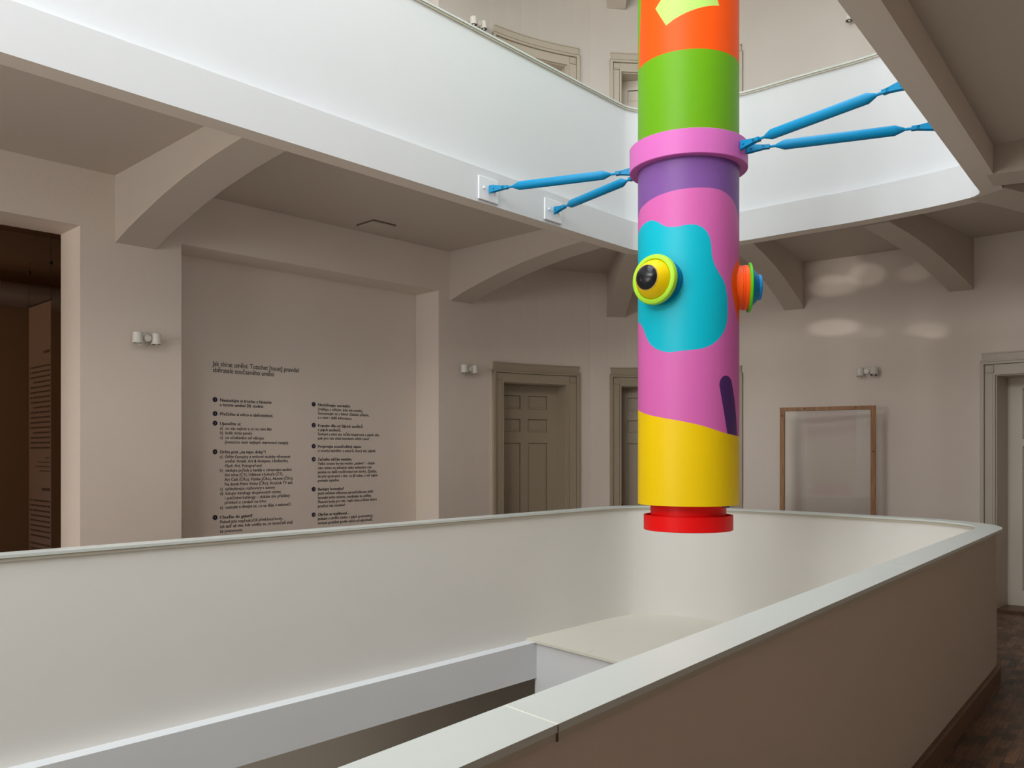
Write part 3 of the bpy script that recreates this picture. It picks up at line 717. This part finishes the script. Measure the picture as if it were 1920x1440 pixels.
# ---------------------------------------------------------------- wall text in the niche
th = math.atan2(US.y, US.x)
O2 = P0 + WS * (0.41 - .0015)
txt = empty('wall_text', (O2.x, O2.y, 0), th); tag(txt, 'dark blue-black Czech lettering in two columns with numbered dots on the niche wall', 'wall lettering')
def add_text(s, x, z, size, parent, name, bold=0.0, m_='ink', align='LEFT', shear=0.0, width=None, y=0.0):
    c = bpy.data.curves.new(name, 'FONT'); c.body = s; c.size = size; c.align_x = align; c.offset = bold; c.shear = shear
    c.resolution_u = 3; c.extrude = .0006
    o = bpy.data.objects.new(name, c); COL.objects.link(o)
    bpy.context.view_layer.update()
    dg = bpy.context.evaluated_depsgraph_get(); me = bpy.data.meshes.new_from_object(o.evaluated_get(dg))
    bpy.data.objects.remove(o); bpy.data.curves.remove(c)
    ws = [v.co.x for v in me.vertices]
    k = 1.0
    if width and ws and max(ws) > 0: k = width / max(ws)
    for v in me.vertices:
        a, b, cc = v.co; v.co = (x + a * k, -cc + y, z + b)
    me.update()
    return me
def join_meshes(name, mes, m_, parent):
    bm = bmesh.new()
    for me in mes: bm.from_mesh(me)
    o = link_mesh(name, bm, m_, parent)
    for me in mes: bpy.data.meshes.remove(me)
    return o
SZ = .0435
t1 = add_text('Jak sbírat umění: Tutschet [tucet] pravidel', 1.113, 2.567, .068, None, 't', .0002, width=.966)
t2 = add_text('sběratele současného umění', 1.113, 2.506, .068, None, 't', .0002, width=.676)
join_meshes('text_heading', [t1, t2], M['ink'], txt)
# (column x, first baseline, number, lines); line: (indent, text, style)
LS = .0456
items = [
 (1.187, 2.221, '1', [(0, 'Nastudujte si trochu z historie', 'b', .570), (0, 'a teorie umění 20. století.', 'b', .480)]),
 (1.187, 2.084, '2', [(0, 'Přečtěte si něco o sběratelství.', 'b', .585)]),
 (1.187, 1.990, '3', [(0, 'Ujasněte si:', 'b', .225), (0, 'a)  co vás zajímá a co se vám líbí', '', .57), (0, 'b)  kolik máte peněz', '', .35), (0, 'c)  co očekáváte od nákupu', '', .48), (.05, '(investice není nejlepší startovací rampa)', '', .715)]),
 (1.187, 1.710, '4', [(0, 'Držte prst „na tepu doby“!', 'b', .50), (0, 'a)  čtěte časopisy a webové stránky věnované', '', .79), (.05, 'umění: Artalk, Art & Antiques, Umění/Art,', 'i', .715),
   (.05, 'Flash Art, Fotograf atd.', 'i', .41), (0, 'b)  sledujte pořady a kanály o výtvarném umění:', '', .81), (.05, 'Art zóna (ČT), Události v kultuře (ČT),', '', .655), (.05, 'Art Café (ČRo), Vizitka (ČRo), Akcent (ČRo),', '', .775),
   (.05, 'Na dotek Petra Viziny (ČRo), Artyčok TV atd.', '', .77), (0, 'c)  vyhledávejte rozhovory s autory', '', .61), (0, 'd)  listujte katalogy skupinových výstav', '', .68), (.05, 'i aukčními katalogy – získáte tím přibližný', '', .735),
   (.05, 'přehled o cenách na trhu', '', .455), (0, 'e)  cestujte a dívejte se, co se děje v zahraničí', '', .80)]),
 (1.187, 1.066, '5', [(0, 'Choďte do galerií!', 'b', .35), (0, 'Pokud jste nepřeskočili předchozí body,', '', .70), (0, 'tak teď už víte, kde uvidíte to, co skutečně stojí', '', .82), (0, 'za pozornost.', '', .245)]),
 (2.316, 2.222, '7', [(0, 'Navštěvujte vernisáže', 'b', .42), (0, '(nejlépe s někým, kdo vás uvede).', '', .595), (0, 'Seznamujte se s lidmi! Získáte přátele,', '', .685), (0, 'a s nimi i další informace.', '', .445)]),
 (2.316, 1.998, '8', [(0, 'Kupujte díla od žijících umělců', 'b', .59), (0, 'z jejich ateliérů.', 'b', .30), (0, 'Setkání s nimi vás může inspirovat a jejich dílo', '', .825), (0, 'pak pro vás získá mnohem větší cenu!', '', .68)]),
 (2.316, 1.772, '9', [(0, 'Projevujte soustředěný zájem', 'b', .57), (0, 'o tvorbu každého z autorů, který vás zajímá.', '', .775)]),
 (2.316, 1.632, '10', [(0, 'Začněte něčím menším.', 'b', .445), (0, 'Velké sousto by vás mohlo „zadávit“ – dojde', '', .76), (0, 'vám místo na stěnách nebo nebudete mít', '', .715), (0, 'peníze na další rozšiřování své sbírky. Zjistíte,', '', .79),
   (0, 'že jste spokojení s tím, co již máte, a váš zájem', '', .805), (0, 'pomalu opadne.', '', .28)]),
 (2.316, 1.310, '11', [(0, 'Budujte kontakty!', 'b', .335), (0, 'Jestli můžete někomu zprostředkovat další', '', .735), (0, 'kontakt nebo výstavu, neváhejte to udělat.', '', .715), (0, 'Plusové body pro vás. Lepší cena a šíření dobré', '', .79), (0, 'pověsti vás nemine!', '', .35)]),
 (2.316, 1.036, '12', [(0, 'Obrňte se trpělivostí…', 'b', .415), (0, 'Jednání s umělci (nebo s jejich promotéry)', '', .73), (0, 'nemusí probíhat podle vašich předpokladů.', '', .735)]),
]
for (x, zb, num, lines) in items:
    ms = []
    for k, (ind, s, st, wd) in enumerate(lines):
        [ms.append(add_text(s, x + ind + dx_, zb - k * LS, SZ, None, 't', 0.0, y=dx_ * .01, shear=.25 if st == 'i' else 0, width=wd)) for dx_ in ((-.0011, 0, .0011) if st == 'b' else (-.0004, .0004))]
    o = join_meshes('text_paragraph', ms, M['ink'], txt)
    bm = bmesh.new(); cx_ = x - (.050 if x < 2 else .052); lathe(bm, [(.0245, 0), (.0245, .0012)], 28, ((cx_, 0, zb + .016), (0, -1, 0), (1, 0, 0)))
    b_ = link_mesh('number_dot', bm, M['bullet'], o)
    me = add_text(num, cx_, zb + .004, .032, None, 'n', 0, align='CENTER', y=-.0016)
    join_meshes('dot_figure', [me], M['figure'], o)

# ---------------------------------------------------------------- timber frame leaning by the far wall
sL = s_of_ratio(502 / 1620); sR = s_of_ratio(683 / 1620)
pL = Vector((502 / 1620 * 10.42, 10.42)); pR = Vector((682 / 1620 * 9.93, 9.93))
dv = (pR - pL); FW = dv.length
fr = empty('timber_frame', (pL.x, pL.y, 0), math.atan2(dv.y, dv.x)); tag(fr, 'tall light pine frame holding a clear sheet, standing by the far wall under a spotlight', 'frame')
fr.rotation_euler = (R(-.6), 0, math.atan2(dv.y, dv.x))
FH = 1.70 + 89.5 / 1620 * 10.2
def fbox(name, c, s, m_='pine', par=fr, bev=.002):
    bm = bmesh.new(); box(bm, c, s); o = link_mesh(name, bm, M[m_], par); bevel(o, bev, 1); return o
stl = fbox('frame_stile', (.028, 0, FH / 2), (.056, .045, FH)); str_ = fbox('frame_stile', (FW - .028, 0, FH / 2), (.056, .045, FH))
top_ = fbox('frame_rail', (FW / 2, -.001, FH - .022), (FW, .047, .044)); fbox('frame_rail', (FW / 2, -.001, .022), (FW - .112, .043, .044))
for x, z, par in ((.03, FH - .10, stl), (FW - .03, FH - .53, str_)):
    bm = bmesh.new(); lathe(bm, [(.0, 0), (.009, .0), (.008, .0015), (0, .0015)], 16, ((x, -.0228, z), (0, -1, 0), (1, 0, 0)), caps=False); link_mesh('knot', bm, M['knot'], par)
for x in (FW * .27, FW * .80):
    bm = bmesh.new(); lathe(bm, [(.0, 0), (.009, .0), (.008, .0015), (0, .0015)], 16, ((x, -.0247, FH - .022), (0, -1, 0), (1, 0, 0)), caps=False); link_mesh('knot', bm, M['knot'], top_)
gm = bpy.data.materials.new('clear_acrylic'); gm.use_nodes = True; nt = gm.node_tree; b = nt.nodes['Principled BSDF']
b.inputs['Base Color'].default_value = (1, 1, 1, 1); b.inputs['Transmission Weight'].default_value = 1; b.inputs['IOR'].default_value = 1.02; b.inputs['Roughness'].default_value = 0.0
gl = nt.nodes.new('ShaderNodeBsdfGlossy'); gl.inputs['Roughness'].default_value = .03; tr = nt.nodes.new('ShaderNodeBsdfTransparent'); tr.inputs[0].default_value = (.97, .975, .98, 1)
fz = nt.nodes.new('ShaderNodeFresnel'); fz.inputs[0].default_value = 1.49; mx = nt.nodes.new('ShaderNodeMixShader')
nt.links.new(fz.outputs[0], mx.inputs[0]); nt.links.new(tr.outputs[0], mx.inputs[1]); nt.links.new(gl.outputs[0], mx.inputs[2]); nt.links.new(mx.outputs[0], nt.nodes['Material Output'].inputs[0])
bm = bmesh.new(); box(bm, (FW / 2, .014, FH / 2), (FW - .10, .003, FH - .08)); link_mesh('clear_sheet', bm, gm, fr)

# ---------------------------------------------------------------- painted column
CX, CY, CR = 1.355, 6.65, 0.382
colm = empty('painted_column', (CX, CY, 1.32)); tag(colm, 'huge hanging round column painted in bright patches with two bulging eyes', 'sculpture')
lz = 1.32
go_z = 4.645
pp = [(-180, 3.05), (-140, 3.2), (-110, 3.42), (-97, 3.5), (-83.9, 3.556), (-68.2, 3.583), (-52.5, 3.604), (-36.7, 3.620), (-19.8, 3.631), (-0.7, 3.636), (16.1, 3.636), (27.4, 3.628), (39.2, 3.603), (50.3, 3.564), (59.3, 3.513), (70.6, 3.45), (90, 3.3), (130, 3.12), (180, 3.05)]
py = [(-180, 2.06), (-140, 2.07), (-98, 2.05), (-77.4, 2.022), (-59.9, 1.995), (-36.8, 1.965), (-16.1, 1.939), (3.4, 1.909), (19.6, 1.878), (36.1, 1.852), (60.4, 1.837), (100, 1.85), (180, 2.06)]
vio = [(24.2, 2.211), (25.8, 2.245), (29.0, 2.269), (34.0, 2.279), (39.5, 2.271), (43.6, 2.246), (49.7, 2.128), (54.4, 2.008), (59.6, 1.838), (36.1, 1.852), (30.5, 2.02), (26.5, 2.136)]
teal = [(-118, 3.25), (-108, 3.33), (-98, 3.385), (-86, 3.41), (-74.2, 3.431), (-63.8, 3.443), (-55.0, 3.442), (-46.3, 3.417), (-39.8, 3.386), (-31.5, 3.364), (-21.3, 3.361), (-13.8, 3.369), (-5.3, 3.369), (2.2, 3.354), (8.0, 3.325), (11.8, 3.285), (14.1, 3.227), (15.0, 3.152), (17.4, 3.095), (22.1, 3.038), (29.0, 2.984), (33.5, 2.928), (36.1, 2.847), (36.9, 2.762), (35.8, 2.678), (31.7, 2.608), (24.2, 2.546), (15.5, 2.501), (4.9, 2.471), (-7.6, 2.459), (-21.1, 2.453), (-32.7, 2.448), (-45.6, 2.472), (-55.7, 2.512), (-63.8, 2.57), (-71.1, 2.645), (-79.7, 2.693), (-90, 2.715), (-105, 2.75), (-116, 2.83), (-124, 2.95), (-124, 3.12)]
ora = [(84 + 40 * math.cos(t) * (1 + .08 * math.sin(3 * t)), 2.925 + .27 * math.sin(t)) for t in [2 * math.pi * k / 40 for k in range(40)]]
lime = [(-42.3, 5.049), (-49.8, 5.002), (-35.9, 4.847), (-26.6, 4.878), (-13.4, 4.911), (-0.7, 4.937), (12.5, 4.96), (24.2, 4.973), (21.0, 5.03), (22, 5.20), (0, 5.17), (-22, 5.10)]
def smooth_loop(p, n=4):
    q = [Vector((a / 100, b)) for a, b in p]; q = [q[-1]] + q + [q[0], q[1]]
    out = []
    for i in range(1, len(q) - 2):
        for k in range(n):
            t = k / n; p0, p1, p2, p3 = q[i - 1], q[i], q[i + 1], q[i + 2]
            v = .5 * ((2 * p1) + (-p0 + p2) * t + (2 * p0 - 5 * p1 + 4 * p2 - p3) * t * t + (-p0 + 3 * p1 - 3 * p2 + p3) * t ** 3); out.append((v.x * 100, v.y))
    return out
def smooth_line(p, n=5): return [(v.x * 100, v.y) for v in catmull([Vector((a / 100, b)) for a, b in p], n)]
teal = smooth_loop(teal); ppL = smooth_line(pp); pyL = smooth_line(py)
ZB, ZT = 1.32, 8.6
regs = []   # (polygon, material index)
mats = ['green', 'orange', 'lime', 'purple', 'pink', 'teal', 'yellow', 'violet', 'eyeorange', 'collar']
orange_poly = [(-87.2, go_z), (110, go_z), (110, 5.75), (-68, 5.75), (-77.9, 5.155)]
regs.append(([(-180, ZB), (180, ZB)] + pyL[::-1], 6))
regs.append((pyL + ppL[::-1], 4))
regs.append((ppL + [(180, 3.98), (-180, 3.98)], 3))
regs.append((orange_poly, 1)); regs.append((lime, 2)); regs.append((teal, 5)); regs.append((vio, 7)); regs.append((ora, 8))
verts = []; edges = []
def addline(p, closed):
    b0 = len(verts); 
    # subdivide in theta so that chords stay on the round surface
    q = []
    m_ = len(p) if closed else len(p) - 1
    for i in range(m_):
        a = p[i]; b_ = p[(i + 1) % len(p)]; k = max(1, int(abs(b_[0] - a[0]) / 3) + 0)
        for j in range(k): q.append((a[0] + (b_[0] - a[0]) * j / k, a[1] + (b_[1] - a[1]) * j / k))
    if not closed: q.append(p[-1])
    for a in q: verts.append(Vector((R(a[0]) * CR, a[1])))
    n = len(q)
    for i in range(n if closed else n - 1): edges.append((b0 + i, b0 + (i + 1) % n))
addline([(-180, ZB), (180, ZB), (180, ZT), (-180, ZT)], True)
addline(ppL, False); addline(pyL, False); addline([(-180, 3.98), (180, 3.98)], False)
for p in (orange_poly, lime, teal, vio, ora): addline(p, True)
zz = ZB + .1
while zz < ZT - .05:
    for k in range(-59, 60): verts.append(Vector((R(k * 3.0 + (1.5 if int(zz * 10) % 2 else 0)) * CR, zz)))
    zz += .12
V, E_, F_, *_ = delaunay_2d_cdt(verts, edges, [], 1, 1e-5)
bm = bmesh.new(); uvn = []
bv = [bm.verts.new((CR * math.sin(v.x / CR), -CR * math.cos(v.x / CR), v.y - lz)) for v in V]
for f in F_:
    c = sum((V[i] for i in f), Vector((0, 0))) / len(f); cc = (math.degrees(c.x / CR), c.y); mi = 0
    for p, k in regs:
        if inside(cc, p): mi = k
    try: fc = bm.faces.new([bv[i] for i in f]); fc.material_index = mi
    except Exception: pass
bmesh.ops.remove_doubles(bm, verts=bm.verts, dist=2e-5)
bmesh.ops.recalc_face_normals(bm, faces=bm.faces)
bottom = [e for e in bm.edges if e.is_boundary]
shaft = link_mesh('column_shaft', bm, [M[k] for k in mats], colm, smooth=True)
# underside of the shaft
bm = bmesh.new(); lathe(bm, [(CR - .001, 0), (CR - .001, .004), (CR - .02, .02), (.10, .02)], 96, ((0, 0, 0), (0, 0, 1), (1, 0, 0)), caps=False)
link_mesh('column_underside', bm, M['yellow'], colm)
# red foot
bm = bmesh.new(); lathe(bm, [(.0, -.095), (.285, -.095), (.287, .0), (.287, .018), (.10, .018)], 96, caps=False)
shade(link_mesh('red_neck', bm, M['red'], colm))
bm = bmesh.new(); lathe(bm, [(.0, -.197), (.333, -.197), (.338, -.193), (.338, -.083), (.330, -.081), (.322, -.086), (.322, -.115), (.0, -.115)], 96, caps=False)
shade(link_mesh('red_flange', bm, M['red'], colm))
bm = bmesh.new(); box(bm, (.235, -.225, -.008), (.05, .012, .016)); link_mesh('foot_latch', bm, M['violet'], colm)
# collar
zc0, zc1 = 3.868 - lz, 4.050 - lz
bm = bmesh.new(); lathe(bm, [(CR + .002, zc0), (.441, zc0), (.446, zc0 + .004), (.446, zc1 - .004), (.441, zc1), (CR + .002, zc1)], 128, caps=False)
shade(link_mesh('pink_collar', bm, M['collar'], colm))
# eyes
def eye_axis(deg): a = R(deg); return Vector((math.sin(a), -math.cos(a), 0))
def eye(deg, z, parts):
    ax = eye_axis(deg); u = Vector((0, 0, 1)); fr_ = (Vector((0, 0, z - lz)), ax, u); first = None
    for name, prof, m_ in parts:
        bm = bmesh.new(); lathe(bm, prof, 72, fr_, caps=False)
        o = link_mesh(name, bm, M[m_], colm if first is None else first); shade(o, 30)
        if first is None: first = o
    return first
# eye facing left: blue body, lime ring, yellow cone, black dome
eye(-42.0, 2.975, [
  ('eye_body', [(.163, .33), (.163, .412), (.154, .414), (.154, .421), (.163, .423), (.163, .452), (.0, .452)], 'eyeblue'),
  ('eye_ring', [(.144, .445), (.176, .447), (.183, .455), (.184, .475), (.178, .490), (.167, .498), (.152, .500), (.146, .494), (.144, .470)], 'eyelime'),
  ('eye_cone', [(.146, .462), (.144, .486), (.137, .505), (.122, .535), (.101, .564), (.094, .572), (.0, .574)], 'eyeyellow'),
  ('eye_dome', [(.094, .570), (.093, .576), (.089, .5775)], 'lensfoot'),
  ('eye_lens', [(.0885, .572), (.0885, .577), (.082, .588), (.068, .599), (.048, .607), (.024, .612), (.0, .614)], 'lens')])
eye(82.8, 2.972, [
  ('eye_body', [(.168, .33), (.168, .393), (.162, .395), (.162, .399), (.168, .401), (.168, .407), (.163, .409), (.163, .412), (.169, .414), (.169, .452), (.0, .452)], 'eyeorange'),
  ('eye_ring', [(.150, .445), (.182, .447), (.187, .451), (.187, .463), (.181, .468), (.150, .468)], 'eyegreen'),
  ('eye_cone', [(.160, .466), (.146, .476), (.103, .518), (.097, .522), (.0, .522)], 'eyeblue'),
  ('eye_tip', [(.097, .520), (.096, .541), (.090, .546), (.0, .546)], 'tipblue')])

# ---------------------------------------------------------------- struts
def strut(a, b, normal_b, label):
    """a on the collar, b on the edge beam"""
    a = Vector(a); b = Vector(b); ax = (b - a); L = ax.length; ax.normalize()
    q = ax.to_track_quat('X', 'Z')
    root = bpy.data.objects.new('brace_strut', None); COL.objects.link(root); root.location = a; root.rotation_mode = 'XYZ'; root.rotation_euler = q.to_euler(); root.empty_display_size = .1
    tag(root, label, 'strut', 'blue tubular struts holding the column')
    X, Z = Vector((1, 0, 0)), Vector((0, 0, 1))
    bm = bmesh.new(); r = .036
    lathe(bm, [(.010, .16), (.010, .205), (.013, .208), (r - .002, .262), (r, .268), (r, L - .268), (r - .002, L - .262), (.013, L - .208), (.010, L - .205), (.010, L - .16)], 28, ((0, 0, 0), X, Z))
    shade(link_mesh('strut_tube', bm, M['blue'], root), 25)
    for x0, sg in ((0, 1), (L, -1)):
        bm = bmesh.new()
        # forked clevis: two cheeks closing to a socket
        for s in (-1, 1):
            y0, y1 = s * .010, s * .020
            pts = [(x0 + sg * .0, -.031), (x0 + sg * .012, -.031), (x0 + sg * .13, -.013), (x0 + sg * .13, .013), (x0 + sg * .012, .031), (x0 + sg * .0, .031)]
            A = [bm.verts.new((x, y0, z)) for x, z in pts]; B = [bm.verts.new((x, y1, z)) for x, z in pts]
            bm.faces.new(A); bm.faces.new(B[::-1])
            for i in range(6): bm.faces.new((A[i], A[(i + 1) % 6], B[(i + 1) % 6], B[i]))
        box(bm, (x0 + sg * .135, 0, 0), (.055, .040, .028))
        bmesh.ops.recalc_face_normals(bm, faces=bm.faces)
        c = link_mesh('clevis', bm, M['blue'], root); bevel(c, .002, 1)
        bm = bmesh.new(); lathe(bm, [(.008, -.027), (.008, .027)], 12, ((x0 + sg * .03, 0, 0), (0, 1, 0), Z)); shade(link_mesh('clevis_pin', bm, M['blue'], c))
        bm = bmesh.new(); box(bm, (x0 + sg * .008, 0, 0), (.05, .016, .066)); link_mesh('clevis_tongue', bm, M['blue'], c)
    return root
ZS = 3.965
cc = Vector((CX, CY, ZS))
def ring_foot(N_, nval, c, dt, U_):
    f = c + N_ * (nval - c.dot(N_)); return f + U_ * dt
zpl = 3.975
def plate_at(px, py, label):
    q = (px - 960) / 1620; n_ = -5.135; Y = n_ / (NL.x * q + NL.y); z = 1.70 + (852 - py) / 1620 * Y
    p = Vector((q * Y, Y, z))
    root = empty('anchor_plate', p + NL * .001, math.atan2(UL.y, UL.x)); tag(root, label, 'anchor plate', 'white square anchor plates on the left edge beam')
    bm = bmesh.new(); box(bm, (0, -.008, 0), (.245, .016, .20)); o = link_mesh('plate', bm, M['plate'], root); bevel(o, .003, 1)
    for (x, z_) in ((-.062, .004), (.075, -.004)):
        bm = bmesh.new(); lathe(bm, [(.012, .014), (.012, .022), (.008, .026)], 8, ((x, 0, z_), (0, -1, 0), (1, 0, 0))); link_mesh('bolt', bm, M['plate'], root)
    return p
pA = plate_at(914, 356.5, 'white square anchor plate on the left edge beam, the one further left')
pB = plate_at(1035, 396, 'white square anchor plate on the left edge beam, the one nearer the column')
for p, dt, lb_ in ((pA, -.05, 'blue strut from the left anchor plate to the collar, nearly level in view'), (pB, .05, 'short blue strut from the anchor plate nearest the column, rising to the collar')):
    a = cc + (-NL) * .452 + UL * dt; strut(a, p + NL * .040, None, lb_)
for dt, da, lb_ in ((-.425, -.05, 'upper blue strut right of the column, climbing to the right beam'), (.425, .05, 'lower blue strut right of the column, nearly level in view')):
    a = cc + NR * .452 + UR * da
    b = ring_foot(NR, -1.267 - .022, cc, dt, UR); b.z = 3.975; strut(a, b, None, lb_)
